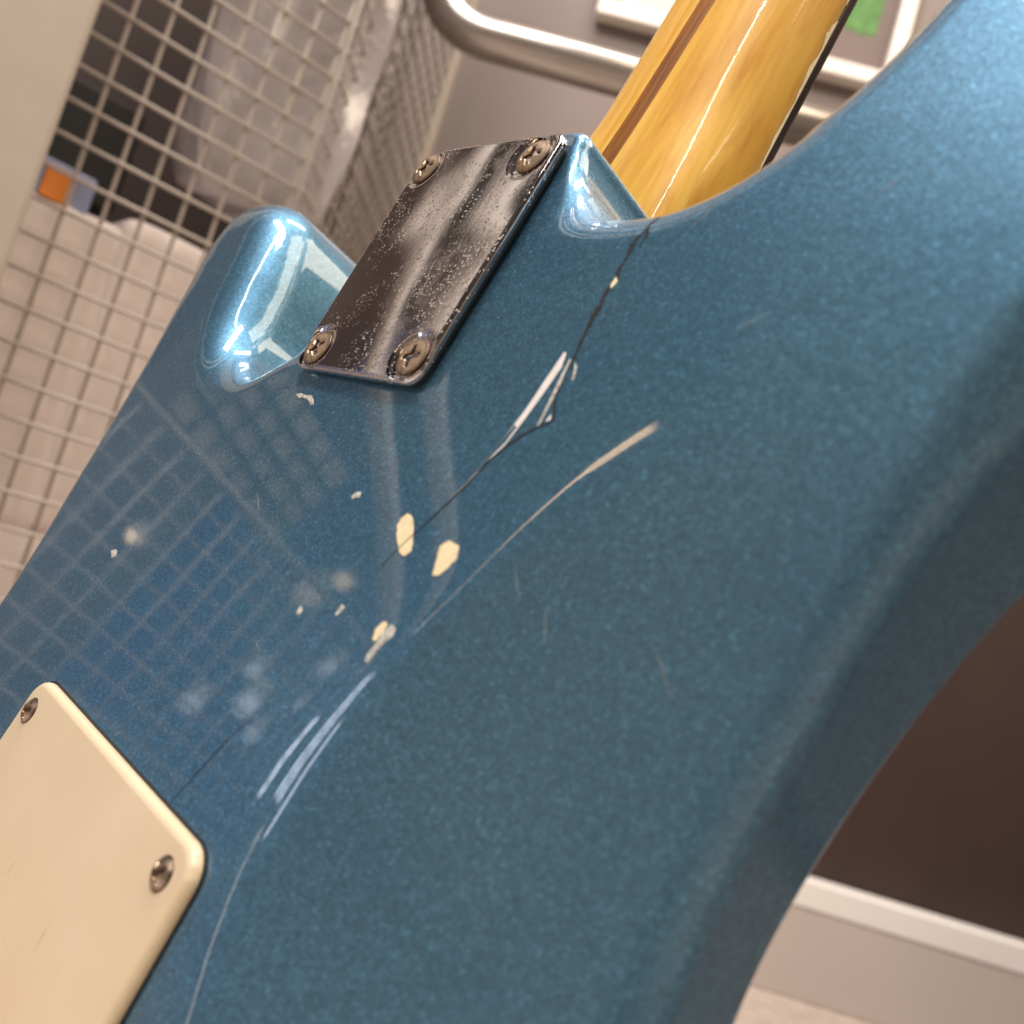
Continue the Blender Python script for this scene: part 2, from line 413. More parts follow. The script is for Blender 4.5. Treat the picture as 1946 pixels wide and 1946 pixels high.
# ==================================================================== ROOM
FZ = FLOOR                                   # add to plate-relative heights
H = Vector((0.68, 0.733, 0)).normalized(); NW = Vector((0.733, -0.68, 0)).normalized()
WALLROT = Matrix(((H.x, -NW.x, 0), (H.y, -NW.y, 0), (0, 0, 1)))     # local x along wall, local y into wall
def wp(h, d, z):                              # point: h along the wall, d out of it, z above the floor (m)
    return Vector((H.x, H.y, 0)) * h + NW * (-1.0889 + d) + Vector((0, 0, z))

flo = box('floor', (0, 0, -0.01), (7, 7, 0.02), M_FLOOR); tag(flo, kind='structure')
wa = box('wall', tuple(wp(0, -0.05, 1.3)), (6.0, 0.10, 2.6), M_WALL, rot=WALLROT); tag(wa, kind='structure')
dd = box('wainscot', tuple(wp(0.9, 0.004, 0.36)), (1.9, 0.008, 0.72), M_DADO, rot=WALLROT); tag(dd, kind='structure')
lw = box('side_wall', (-3.45, -1.2, 1.3), (0.1, 4.6, 2.6), M_BLUEW); tag(lw, kind='structure')
bw = box('back_wall', (0, -3.45, 1.3), (7, 0.1, 2.6), M_BEIGEW); tag(bw, kind='structure')
rw = box('right_wall', (3.45, 0, 1.3), (0.1, 7, 2.6), M_BEIGEW); tag(rw, kind='structure')
ce = box('ceiling', (0, 0, 2.65), (7, 7, 0.06), M_CEIL); tag(ce, kind='structure')

sk = empty('skirting_board', wp(0.9, 0, 0)); tag(sk, 'skirting board with lit top and shaded front painted in, below the dark brown panelling', 'skirting board')
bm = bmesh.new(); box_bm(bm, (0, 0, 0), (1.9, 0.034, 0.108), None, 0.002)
o = link('board_front', mesh_from(bm, 'board_front'), M_SKIRT_SHADE, sk); o.location = NW * 0.0335 + Vector((0, 0, 0.054)); o.rotation_euler = WALLROT.to_euler()
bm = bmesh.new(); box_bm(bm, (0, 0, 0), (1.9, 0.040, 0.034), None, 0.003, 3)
o = link('top_moulding', mesh_from(bm, 'top_moulding'), M_SKIRT_LIT, sk); o.location = NW * 0.032 + Vector((0, 0, 0.1255)); o.rotation_euler = WALLROT.to_euler()

# framed notice on the wall
fr = empty('picture_frame', wp(0.12, 0, FZ + 0.772)); tag(fr, 'white framed notice with pale paper and a green mark, hung above the grey tube', 'picture frame')
fr.rotation_euler = WALLROT.to_euler()
def fbox(name, c, s, mat, bev=0.0):
    bm = bmesh.new(); box_bm(bm, c, s, None, bev); return link(name, mesh_from(bm, name), mat, fr)
x0, x1, hh = -0.222, 0.212, 0.30
fbox('frame_bar', ((x0 + x1) / 2, -0.012, 0.012), (x1 - x0, 0.024, 0.024), M_WHITEF, 0.003)
fbox('frame_bar', ((x0 + x1) / 2, -0.012, hh - 0.012), (x1 - x0, 0.024, 0.024), M_WHITEF, 0.003)
fbox('frame_bar', (x0 + 0.011, -0.012, hh / 2), (0.022, 0.024, hh - 0.049), M_WHITEF, 0.003)
fbox('frame_bar', (x1 - 0.011, -0.012, hh / 2), (0.022, 0.024, hh - 0.049), M_WHITEF, 0.003)
fbox('backing', ((x0 + x1) / 2, -0.0035, hh / 2), (x1 - x0 - 0.045, 0.004, hh - 0.049), M_PICT)
fbox('paper', (x0 + 0.105, -0.0068, hh / 2), (0.155, 0.002, hh - 0.056), M_PAPER)
bm = bmesh.new()
pts = [(0.115, 0.30), (0.172, 0.30), (0.168, 0.12), (0.160, 0.108), (0.153, 0.118), (0.146, 0.106), (0.138, 0.117), (0.128, 0.112), (0.120, 0.125)]
vs = [bm.verts.new((a, -0.0058, b * 0.9 - 0.02)) for a, b in pts]; f = bm.faces.new(vs); bmesh.ops.extrude_face_region(bm, geom=[f])
link('green_print', mesh_from(bm, 'green_print'), M_GREEN, fr)

# bent metal tube in front of the wall
tb = []
P0, P1, P2 = Vector((-0.668, 0.290, FZ + 0.75)), Vector((-0.652, 0.316, FZ + 0.468)), Vector((-0.300, 0.692, FZ + 0.462))
d1 = (P0 - P1).normalized(); d2 = (P2 - P1).normalized(); R_ = 0.060
tb.append(P0)
for k in range(0, 17):
    t = k / 16; a = P1 + d1 * R_; b = P1 + d2 * R_; tb.append(a * (1 - t) ** 2 + P1 * 2 * t * (1 - t) + b * t * t)
tb.append(P2)
o = link('metal_tube', tube_mesh('metal_tube', tb, 0.0205, 28), M_TUBE)
tag(o, 'thick bent grey metal tube curving across in front of the mauve grey wall', 'tube')

# wire mesh container ------------------------------------------------------
GX = -0.5626; CELL = 0.025; CH = 0.02574
gy0, gz0 = 0.0416, FZ + 0.2611
zlo, zhi = 0.06, FZ + 0.95
def mesh_wires(root, n, z0, z1, gz, pitch, length, ang=0.0, r=0.0017, start=0):
    vw = tube_mesh('wire', [(0, 0, z0), (0, 0, z1)], r, 8); hw = tube_mesh('wire', [(0.0026, 0, 0), (0.0026, length, 0)], r * 0.94, 8)
    vw.materials.append(M_WIRE); hw.materials.append(M_WIRE)
    for i in range(start, n):
        o = link('wire', vw, None, root); p = Vector((0, i * pitch, 0)); p.rotate(Matrix.Rotation(ang, 3, 'Z')); o.location = p; o.rotation_euler = (0, 0, ang)
    z = gz - math.floor((gz - z0) / CELL) * CELL
    while z < z1:
        o = link('wire', hw, None, root); o.location = (0, 0, z); o.rotation_euler = (0, 0, ang); z += CELL
wc = empty('wire_mesh_panel', (GX, gy0 - 2 * CH, 0)); tag(wc, 'tall grey beige square wire mesh panel behind the guitar horn, beside the broad post', 'wire mesh')
mesh_wires(wc, 9, zlo, zhi, gz0, CH, 8 * CH)
lp = empty('low_mesh_panel', (GX, -0.110, 0)); lp.rotation_euler = (0, 0, math.pi)
tag(lp, 'low wire mesh panel left of the post, mirrored in the blue lacquer', 'wire mesh')
mesh_wires(lp, 27, zlo, FZ + 0.086, gz0, 0.0257, 26 * 0.0257, 0.0, 0.0015)
o = link('top_rail', tube_mesh('top_rail', [(0, 0, FZ + 0.088), (0, 26 * 0.0257, FZ + 0.088)], 0.0035, 10), M_WIRE, lp)
# side panel, turning away from the corner: two layers of mesh
c0 = Vector((GX, gy0 + 6.2 * CH, 0)); sd = Vector((-0.745, 0.667, 0)).normalized(); sang = math.atan2(sd.y, sd.x) - math.pi / 2
sp = empty('wire_mesh_panel', c0); tag(sp, 'wire mesh end panel seen almost edge on beside the bent grey tube', 'wire mesh')
mesh_wires(sp, 15, zlo, zhi, gz0 + 0.004, CH, 14 * CH, sang, 0.0015)
c1_ = c0 + Vector((-0.030, -0.018, 0))
sq = empty('wire_mesh_panel', c1_); tag(sq, 'second layer of wire mesh just behind the nearly edge on end panel', 'wire mesh')
mesh_wires(sq, 15, zlo, zhi, gz0 + 0.015, CH, 14 * CH, sang + 0.035, 0.0015)
bm = bmesh.new(); box_bm(bm, (0, 0, (zlo + zhi) / 2), (0.020, 0.026, zhi - zlo), None, 0.003)
o = link('end_post', mesh_from(bm, 'end_post'), M_POST, sp); p = sd * (14.6 * CH); o.location = (p.x, p.y, 0); o.rotation_euler = (0, 0, sang)
# near post
bm = bmesh.new(); box_bm(bm, (0, 0, 0.72), (0.050, 0.110, 1.44), None, 0.004); box_bm(bm, (0.0262, -0.028, 0.72), (0.006, 0.018, 1.42), None, 0.002)
o = link('steel_post', mesh_from(bm, 'steel_post'), M_POST); o.location = (GX + 0.040, -0.045, 0)
tag(o, 'broad grey beige upright post at the left edge in front of the wire mesh', 'post')

# things behind the mesh
dk = box('shade_board', (GX - 0.26, 0.05, 0.75), (0.02, 0.62, 1.3), M_SHADE_BOARD); tag(dk, 'dark board put in for the shaded space behind the wire mesh', 'board')  # dark sheet stands in for the shade behind the mesh
bk = box('carton', (GX - 0.13, 0.058, FZ + 0.190), (0.10, 0.070, 0.085), M_BLACK, bev=0.002)
tag(bk, 'black carton behind the mesh beside the left post', 'carton')
pk = empty('printed_packet', (GX - 0.03, 0.037, FZ + 0.118)); tag(pk, 'pale blue packet with orange patch squeezed between post and mesh', 'packet')
bm = bmesh.new(); box_bm(bm, (0, 0, 0.0), (0.02, 0.05, 0.062), None, 0.003); link('packet_body', mesh_from(bm, 'packet_body'), M_LBLUE, pk)
bm = bmesh.new(); box_bm(bm, (0.0108, 0.0, 0.014), (0.002, 0.021, 0.024), None, 0.0005); link('orange_patch', mesh_from(bm, 'orange_patch'), M_ORANGE, pk)

def crumple(name, size, seg, amp, mat, seed, loc, label, cat, rot=0, fr_=18, sharp=True, elong=(1, 1, 1), pw=6):
    """a soft block whose faces are creased with ridged noise"""
    from mathutils import noise as mn
    bm = bmesh.new(); bmesh.ops.create_cube(bm, size=1.0)
    bmesh.ops.subdivide_edges(bm, edges=bm.edges[:], cuts=seg, use_grid_fill=True)
    S = Vector(size)
    for v in bm.verts:
        c = v.co.copy(); q = c * 2
        rr = (abs(q.x) ** pw + abs(q.y) ** pw + abs(q.z) ** pw) ** (1 / pw); c = c / max(rr, 1e-6)
        p = Vector((c.x * S.x, c.y * S.y, c.z * S.z))
        w = Vector((p.x * elong[0], p.y * elong[1], p.z * elong[2])) * fr_ + Vector((seed * 3.1, seed, 0))
        k = (1 - abs(mn.noise(w)) * 2) * 0.6 + mn.noise(w * 2.3) * 0.4
        dirn = Vector((c.x / max(abs(c.x), abs(c.y), abs(c.z)), c.y, c.z)).normalized()
        v.co = p + dirn * (k * amp)
    o = link(name, mesh_from(bm, name, True), mat); o.location = loc; o.rotation_euler = (0, 0, rot)
    tag(o, label, cat); return o
crumple('plastic_bag', (0.06, 0.135, 0.36), 60, 0.016, M_BAG, 3, (GX - 0.060, 0.185, FZ + 0.375), 'clear crumpled plastic bag with bright glints hanging behind the mesh', 'plastic bag', fr_=15, elong=(1, 1, 0.35))
crumple('wrapped_package', (0.10, 0.100, 0.24), 40, 0.003, M_PACK, 9, (GX - 0.068, 0.048, FZ + 0.004), 'narrow white wrapped package behind the mesh beside the left post', 'package', fr_=26, elong=(1, 1, 0.3), pw=16)
crumple('wrapped_package', (0.11, 0.185, 0.25), 40, 0.003, M_PACK, 5, (GX - 0.072, 0.178, FZ + 0.012), 'white wrapped package behind the mesh, next to the guitar horn', 'package', fr_=16, elong=(1, 1, 0.3), pw=16)
crumple('wrapped_package', (0.13, 0.28, 0.30), 40, 0.004, M_PACK, 15, (GX - 0.085, 0.13, FZ - 0.26), 'large white wrapped package at the bottom behind the mesh', 'package', fr_=14, elong=(1, 1, 0.3), pw=16)

# ------------------------------------------------------------------ lamps of the shop, plus unseen ones added for highlights
def lamp(name, loc, size, power, col, target, label, tubular=True):
    root = empty(name, loc); tag(root, label, 'lamp', 'shop lamps')
    d = (Vector(target) - Vector(loc)).normalized()
    rot = d.to_track_quat('-Z', 'Y')
    root.rotation_mode = 'QUATERNION'; root.rotation_quaternion = rot
    bm = bmesh.new(); box_bm(bm, (0, 0, 0.02), (size[0] + 0.03, size[1] + 0.03, 0.03), None, 0.004)
    link('lamp_housing', mesh_from(bm, 'lamp_housing'), M_HOUSE, root)
    ld = bpy.data.lights.new(name + '_light', 'AREA'); ld.shape = 'RECTANGLE'; ld.size = size[0]; ld.size_y = size[1]
    ld.energy = power; ld.color = col
    lo = bpy.data.objects.new('lamp_light', ld); C.objects.link(lo); lo.parent = root; lo.location = (0, 0, 0.0)
    return root
WARM = (1.0, 0.84, 0.64); WARM2 = (1.0, 0.925, 0.865); COOL = (0.80, 0.90, 1.0)
T0 = (0, 0, FLOOR)
lamp('ceiling_or_added_lamp', (0.00, -0.72, 2.45), (1.2, 0.30), 38, WARM2, (0.0, -0.60, 0), 'long ceiling lamp above and behind the camera')
lamp('ceiling_or_added_lamp', (0.40, -1.60, 2.45), (0.10, 1.3), 14, WARM2, (0.38, -1.5, 0), 'narrow ceiling lamp mirrored as a line along the neck')
lamp('ceiling_or_added_lamp', (1.30, 0.30, 2.45), (0.75, 1.4), 21, WARM, (0.9, 0.2, 0), 'ceiling lamp to the right of the guitar')
lamp('ceiling_or_added_lamp', (-0.20, 0.25, 2.45), (0.9, 0.25), 22, WARM2, (-0.3, 0.3, 0), 'ceiling lamp in front of the wall')
lamp('ceiling_or_added_lamp', (0.85, 1.15, 2.45), (1.2, 0.9), 22, WARM, (0.7, 1.0, 0), 'square ceiling lamp added over the far corner to brighten the horn')  # unseen lamp added to widen the glow on the horn wall

def globe(loc, r, col, st, label, group):
    bm = bmesh.new(); bmesh.ops.create_uvsphere(bm, u_segments=20, v_segments=12, radius=r)
    root = empty('spot_lamp_or_added_globe', loc); tag(root, label, 'lamp', group)
    m = emis('lamp_glow', col, st); link('bulb', mesh_from(bm, 'bulb', True), m, root)
    bm = bmesh.new(); bmesh.ops.create_cone(bm, segments=20, radius1=r * 1.1, radius2=r * 0.5, depth=r * 1.4, cap_ends=True)
    o = link('lamp_cap', mesh_from(bm, 'lamp_cap'), M_HOUSE, root); o.location = (0, 0, r * 1.5)
def dirpt(d, dist): d = Vector(d).normalized(); return Vector((0.06, 0.0, FZ - 0.05)) + d * dist
for d, dist, r, st, lb in (((-0.79, -0.57, 0.23), 3.0, 0.030, 2.2, 'small warm lamp mirrored right of the other, above the scuffs'), ((-0.81, -0.56, 0.20), 3.2, 0.050, 0.9, 'dimmest warm lamp, mirrored between the scuffs'), ((-0.90, -0.41, 0.13), 2.6, 0.024, 2.4, 'warm lamp mirrored near the left edge of the body')):
    globe(dirpt(d, dist), r, (1.0, 0.72, 0.45), st, lb, 'small warm lamps across the shop')
th = [dirpt((-0.512, -0.772, 0.405), 2.2), dirpt((-0.485, -0.777, 0.45), 2.2), dirpt((-0.470, -0.778, 0.470), 2.2)]  # unseen warm tubes, shaped to streak a highlight along the crease
o = link('added_tube_lamp', tube_mesh('added_tube_lamp', th, 0.030, 14), emis('added_thick_tube_glow', (1.0, 0.64, 0.34), 9.0)); tag(o, 'thick warm tube lamp added above the slanting thin one for the crease highlight', 'lamp')
tl = [dirpt((-0.505, -0.775, 0.42), 2.2), dirpt((-0.56, -0.765, 0.32), 2.2), dirpt((-0.63, -0.74, 0.21), 2.2)]
tl2 = [dirpt((-0.655, -0.75, -0.01), 2.0), dirpt((-0.58, -0.80, -0.08), 2.0), dirpt((-0.50, -0.85, -0.13), 2.0)]  # unseen low tube added to draw the lower crease highlight
o = link('added_tube_lamp', tube_mesh('added_tube_lamp', tl2, 0.022, 12), emis('added_low_tube_glow', (1.0, 0.78, 0.62), 1.6)); tag(o, 'dim low glowing tube added near the floor for the lower crease line', 'lamp')
o = link('added_tube_lamp', tube_mesh('added_tube_lamp', tl, 0.016, 12), emis('added_tube_lamp_glow', (1.0, 0.66, 0.38), 7.0)); tag(o, 'slanting warm tube lamp added to streak along the belly crease', 'lamp')

def panel(loc, size, col, st, label):  # unseen glowing panel added for cool streaks along the belly crease
    root = empty('added_light_panel', loc); tag(root, label, 'light panel')
    d = (Vector((0, 0, FZ)) - Vector(loc)).normalized(); root.rotation_euler = d.to_track_quat('Y', 'Z').to_euler()
    bm = bmesh.new(); box_bm(bm, (0, 0, 0), (size[0], 0.004, size[1])); link('screen', mesh_from(bm, 'screen'), emis('screen_glow', col, st), root)
    bm = bmesh.new(); box_bm(bm, (0, -0.012, 0), (size[0] + 0.02, 0.018, size[1] + 0.02), None, 0.003); link('screen_case', mesh_from(bm, 'screen_case'), M_BLACK, root)
for q, r, st, lb in (((-1.30, -1.00, 0.05), 0.026, 1.5, 'largest of the small cool globes added low across the shop'), ((-1.30, -0.96, 0.10), 0.018, 1.1, 'small cool globe added above and left of the largest cool one'), ((-1.30, -1.07, 0.02), 0.020, 1.0, 'small cool globe added below and right of the largest cool one'),
                     ((-1.30, -1.11, 0.20), 0.022, 1.5, 'highest of the small cool globes added across the shop'), ((-1.30, -0.90, -0.01), 0.020, 0.9, 'leftmost of the small cool globes added across the shop'), ((-1.30, -1.13, 0.12), 0.016, 1.3, 'smallest cool globe added under the highest one across the shop')):
    globe((q[0], q[1], FZ + q[2]), r, (0.72, 0.82, 1.0), st, lb, 'small cool globes added across the shop')  # unseen globes added to draw pale blobs in the lacquer
panel((-1.04, -1.22, FZ + 0.09), (0.10, 0.24), (0.72, 0.82, 1.0), 6.0, 'tall bright cool lit screen added behind the photographer for a crease streak')
panel((-0.90, -1.26, FZ + 0.02), (0.05, 0.20), (0.72, 0.80, 1.0), 5.5, 'narrow cool lit screen added behind the photographer for a crease streak')
panel((-1.14, -1.13, FZ + 0.03), (0.03, 0.16), (0.72, 0.80, 1.0), 6.0, 'thin cool lit screen added behind the photographer for a crease streak, left of the tall one')
added_rug = box('added_dark_mat', (0.95, 0.55, 0.006), (1.6, 0.70, 0.012), M_ADDED_CAB, bev=0.003); tag(added_rug, 'dark floor mat added to darken the reflection in the guitar side', 'mat')  # unseen mat added to keep the side reflection dark
# pale rails of a rack, mirrored in lacquer and chrome
ra = spline([(-0.74, 0.10), (-0.578, 0.230), (-0.434, 0.341), (-0.375, 0.42), (-0.325, 0.55), (-0.29, 0.72), (-0.27, 1.1)], 0.02, closed=False)
o = link('rack_rail', tube_mesh('rack_rail', [(-0.72, a, FZ + b) for a, b in ra], 0.016, 14), M_PALE); tag(o, 'pale curved rack rail, the nearer of two, mirrored in the neck plate', 'rail')
rb = spline([(-0.80, 0.18), (-0.629, 0.320), (-0.471, 0.443), (-0.43, 0.53), (-0.40, 0.66), (-0.38, 0.82), (-0.37, 1.2)], 0.02, closed=False)
o = link('rack_rail', tube_mesh('rack_rail', [(-0.73, a, FZ + b) for a, b in rb], 0.018, 14), M_PALE); tag(o, 'pale curved rack rail, the farther of two, mirrored in the neck plate', 'rail')
# pale pigeonhole board
pb = empty('divided_board', (-0.90, -0.455, FZ + 0.255)); pb.rotation_euler = (0.12, 0, 0)
tag(pb, 'pale board divided into squares by thin dark bars, mirrored left of the plate', 'board')
bm = bmesh.new(); box_bm(bm, (0, 0, 0), (0.012, 0.23, 0.15)); link('board', mesh_from(bm, 'board'), M_POST, pb)
for k in range(1, 6):
    bm = bmesh.new(); box_bm(bm, (0.008, -0.115 + k * 0.0383, 0), (0.005, 0.005, 0.15)); link('bar', mesh_from(bm, 'bar'), M_BLACK, pb)
for k in range(1, 4):
    bm = bmesh.new(); box_bm(bm, (0.0085, 0, -0.075 + k * 0.0375), (0.006, 0.23, 0.005)); link('bar', mesh_from(bm, 'bar'), M_BLACK, pb)
cb = empty('added_dark_cabinet', (0.95, 1.10, 0)); tag(cb, 'low dark cabinet added right of the guitar to darken its side reflection', 'cabinet')  # unseen cabinet added to darken what the body side reflects
bm = bmesh.new(); box_bm(bm, (0, 0, 0.42), (1.7, 0.36, 0.84), None, 0.004); link('added_carcass', mesh_from(bm, 'added_carcass'), M_ADDED_CAB, cb)
for k in range(3):
    bm = bmesh.new(); box_bm(bm, (-0.57 + 0.57 * k, -0.184, 0.42), (0.55, 0.012, 0.78), None, 0.003); link('added_cabinet_door', mesh_from(bm, 'added_cabinet_door'), M_ADDED_CAB, cb)
for x_ in (0.95, 1.75):  # unseen beams added to darken the rounded body edge
    o = box('added_dark_beam', (x_, -1.35, 2.50), (0.62, 2.2, 0.22), M_BLACK); tag(o, 'broad dark beam added right of the camera to darken reflections', 'beam', 'broad dark beams added on the right')
for x_ in (-1.9, -2.5, -3.1):  # unseen beams added for dark bands in the chrome plate
    o = box('added_dark_beam', (x_, -1.6, 2.52), (0.28, 3.2, 0.18), M_BLACK); tag(o, 'dark beam added over the shop for bands in the chrome', 'beam', 'added dark beams')

# ==================================================================== GUITAR
guitar = empty('electric_guitar', (0, 0, FLOOR)); guitar.rotation_euler = GM.to_euler()
tag(guitar, 'worn metallic blue electric guitar seen from the back, neck plate and cracked lacquer', 'guitar')

OUT = [(27.6, 33.2), (28.6, 29.5), (30.5, 25.0), (34.5, 20.5), (40.5, 17.4), (48.5, 16.6), (58, 17.6), (66.5, 21.3), (74, 27.5), (80.5, 35.5), (86, 45.5), (90.5, 57), (95, 72),
       (101, 88), (109, 101), (121, 110), (134, 109), (143, 99), (147, 82), (147.5, 60), (145, 36), (138, 8), (129.5, -18), (122.8, -38), (117.8, -58), (114.4, -78), (113.3, -96), (115.5, -120), (122, -143),
       (133, -166), (146, -190), (155, -215), (156, -242), (147, -267), (127, -286), (96, -298), (55, -304), (5, -306), (-45, -304), (-90, -297), (-125, -284), (-148, -263), (-157, -236), (-154, -208),
       (-143, -182), (-128, -158), (-116.5, -138), (-112, -120), (-112.5, -102), (-115.8, -80), (-119, -58), (-123.5, -36), (-130, -14), (-134, 2), (-134.5, 12), (-131, 22), (-124, 28), (-114, 30), (-104.5, 28.5),
       (-97.5, 23), (-92.5, 14), (-88, 3), (-84.5, -7), (-80, -17.5), (-73, -26), (-63, -30.5), (-52, -31), (-42, -25), (-34, -19.5), (-28.5, -11), (-26.6, 0), (-26.6, 14), (-26.6, 26), (-26.4, 31.5), (-23.5, 34.6), (-16, 35), (0, 35), (16, 35), (24.5, 35)]
outline = spline(OUT, 0.9)

def sstep(a, b, x): t = np.clip((x - a) / (b - a), 0, 1); return t * t * (3 - 2 * t)
def r_body(x, y):
    r = np.full_like(x, 12.0)
    # tighter edge at the heel block under the plate
    dh = np.sqrt(np.clip(np.abs(x - 0) - 26, 0, None) ** 2 + np.clip(20 - y, 0, None) ** 2)
    r = r + (2.6 - r) * (1 - sstep(0, 16, dh))
    dl = np.sqrt(np.clip(np.abs(x + 26) - 3, 0, None) ** 2 + np.clip(-12 - y, 0, None) ** 2)
    r = np.where(y < 40, r + (2.6 - r) * (1 - sstep(0, 18, dl)), r)
    # softer edge on the inside of the treble horn
    d2 = np.hypot(x + 92, y - 4); r = r + 4.0 * (1 - sstep(14, 38, d2))
    # belly side
    r = r - 6.0 * sstep(88, 112, x) * (1 - sstep(-50, 10, y))
    return r
# belly contour: start line (x as a function of y)
BY = np.array([-330, -290, -250, -210, -175, -150, -138, -128, -118, -100, -85, -75, -56.6, -43.2, -34.5, -26, -18, -11, -5, 0, 30]).astype(float)
BX = np.array([140, 128, 110, 88, 72, 63.0, 59.0, 56.0, 54.2, 55.0, 57.2, 60.4, 68.6, 77.6, 84.6, 92.5, 101.5, 111.5, 122.5, 134, 230]).astype(float)
yy = np.arange(-330, 30, 1.0); xx = np.interp(yy, BY, BX); ker = np.hanning(15); ker /= ker.sum()
xx = np.convolve(np.pad(xx, 7, mode='edge'), ker, mode='valid')
def belly(x, y):
    bxx = np.interp(y, yy, xx); dx = np.interp(y + 0.5, yy, xx) - np.interp(y - 0.5, yy, xx)
    k = 1 / np.sqrt(1 + dx * dx); s = (x - bxx) * k
    w = 1.6 + 4.5 * sstep(-70, -105, y) + 22 * sstep(-62, -18, y) + 10 * sstep(-120, -220, y)
    slope = 0.345 - 0.075 * sstep(-60, -20, y)
    f = np.sqrt(s * s + w * w); h = -slope * (f + s) / 2; fp = -slope * (s / f + 1) / 2
    cc = 0.0012; h = h + 0.0; 
    return h, fp * k, -fp * k * dx
ex = []
for off in np.arange(-8, 10.1, 1.3):
    for y_ in np.arange(-300, 0, 1.6): ex.append((np.interp(y_, yy, xx) + off, y_))
body_me = shell('body', outline, r_body, belly, -44.5, 3.0, nring=14, rbot=4.5, extra=np.array(ex), wall_rings=4)
body = link('body', body_me, M_BLUE, guitar)

# neck: lofted profile ------------------------------------------------------
def neck_mesh():
    V = []; F = []; seg = 40; ys = list(np.arange(-42, 60, 3.0)) + list(np.arange(60, 430, 8.0))
    for y in ys:
        hw_ = 28.0 - 0.022 * min(max(y, 0), 300)
        tt = float(sstep(28, 78, np.array(float(y))))
        zb = -28.4 - 0.9 * tt                       # back crest
        ex_ = 5.5 + (2.8 - 5.5) * tt               # square heel -> round C
        for k in range(seg + 1):
            a = math.pi * k / seg; ca, sa = math.cos(a), math.sin(a)
            x = hw_ * math.copysign(abs(ca) ** (2 / ex_), ca) + 0.8; z = -49.8 + (zb + 49.8) * abs(sa) ** (2 / ex_)
            V.append((x * MM, y * MM, z * MM))
    n = seg + 1
    for i in range(len(ys) - 1):
        for k in range(seg): F.append((i * n + k, i * n + k + 1, (i + 1) * n + k + 1, (i + 1) * n + k))
        F.append((i * n + seg, i * n, (i + 1) * n, (i + 1) * n + seg))
    F.append(tuple(range(n))[::-1]); F.append(tuple((len(ys) - 1) * n + k for k in range(n)))
    me = bpy.data.meshes.new('neck'); me.from_pydata(V, [], [f[::-1] for f in F]); me.update()
    for p in me.polygons: p.use_smooth = len(p.vertices) == 4
    return me
neck = link('neck', neck_mesh(), M_MAPLE, guitar)
bm = bmesh.new(); box_bm(bm, (0.0008, 0.195, -0.0516), (0.0552, 0.47, 0.0034), None, 0.0008)
for v in bm.verts: v.co.x = 0.0008 + (v.co.x - 0.0008) * (1 - 0.80 * min(max(v.co.y, 0), 0.3))
link('fingerboard', mesh_from(bm, 'fingerboard'), M_ROSE, neck)
# walnut stripe let into the back of the neck
V = []; F = []
ys = np.arange(30, 420, 4.0)
for i, y in enumerate(ys):
    tt = float(sstep(28, 78, np.array(float(y)))); zb = -28.4 - 0.9 * tt; e_ = 5.5 + (2.8 - 5.5) * tt
    xo = min(-2.0 + (y - 55) * 0.048, 0.8)
    for x in (-3.0, -1.5, 0, 1.5, 3.0):
        x += xo
        zz = -49.8 + (zb + 49.8) * (1 - (abs(x) / 28) ** e_) ** (1 / e_) + 0.06
        V.append((x * MM, y * MM, zz * MM))
for i in range(len(ys) - 1):
    for k in range(4): a = i * 5 + k; F.append((a, a + 1, a + 6, a + 5))
me = bpy.data.meshes.new('walnut_stripe'); me.from_pydata(V, [], F); me.update()
for p in me.polygons: p.use_smooth = True
link('walnut_stripe', me, M_WALNUT, neck)
# worn patches along the fingerboard seam
for y0_, L_, w_ in ((80, 26, 1.3), (99, 20, 1.5), (112, 12, 1.8), (71, 7, 0.7), (128, 9, 1.2)):
    bm = bmesh.new(); n = 10; vs = []
    for k in range(n + 1):
        t = k / n; y = y0_ + L_ * (t - 0.5); ww = w_ * math.sin(math.pi * min(max(t, 0.02), 0.98)) * random.uniform(0.5, 1.1)
        hw_ = 28.0 - 0.022 * y + 0.8
        vs.append((bm.verts.new(((hw_ + 0.10) * MM, y * MM, -49.9 * MM)), bm.verts.new(((hw_ + 0.02) * MM, (y + 0.3) * MM, (-49.9 + ww) * MM))))
    for k in range(n): bm.faces.new((vs[k][0], vs[k + 1][0], vs[k + 1][1], vs[k][1]))
    link('finish_chip', mesh_from(bm, 'finish_chip'), M_WOOD_GLINT, neck)

# neck plate ----------------------------------------------------------------
PL = [(-24.4, 31.4), (26.0, 31.5), (24.8, -31.6), (-23.6, -31.7)]
SC = [(-20.2, 26.2), (18.6, 25.6), (-17.9, -26.2), (19.3, -25.6)]
plate_out = resample(round_poly(PL, [3.0, 3.6, 4.6, 3.2]), 0.5)
def plate_h(x, y):
    z = np.full_like(x, 2.75); gx = np.zeros_like(x); gy = np.zeros_like(x)
    for cx, cy in SC:
        r = np.hypot(x - cx, y - cy) + 1e-6; t = np.clip((6.6 - r) / 2.2, 0, 1)
        z -= 0.55 * t * t * (3 - 2 * t); dz = 0.55 * 6 * t * (1 - t) / 2.2
        gx += dz * (x - cx) / r; gy += dz * (y - cy) / r
    # slightly domed by age: pulled down at the screws
    q = -0.00016; z += q * (x * x + 0.3 * y * y) ; gx += 2 * q * x; gy += 0.6 * q * y
    return z, gx, gy
ring = [(cx + r * math.cos(a), cy + r * math.sin(a)) for cx, cy in SC for r in (3.8, 4.4, 4.8, 5.2, 5.6, 6.0, 6.4, 6.8) for a in np.linspace(0, 2 * math.pi, 40, endpoint=False)]
plate = link('neck_plate', shell('neck_plate', plate_out, lambda x, y: np.full_like(x, 1.0), plate_h, 1.0, 1.4, nring=6, extra=np.array(ring), wall_rings=2), M_CHROME, guitar)
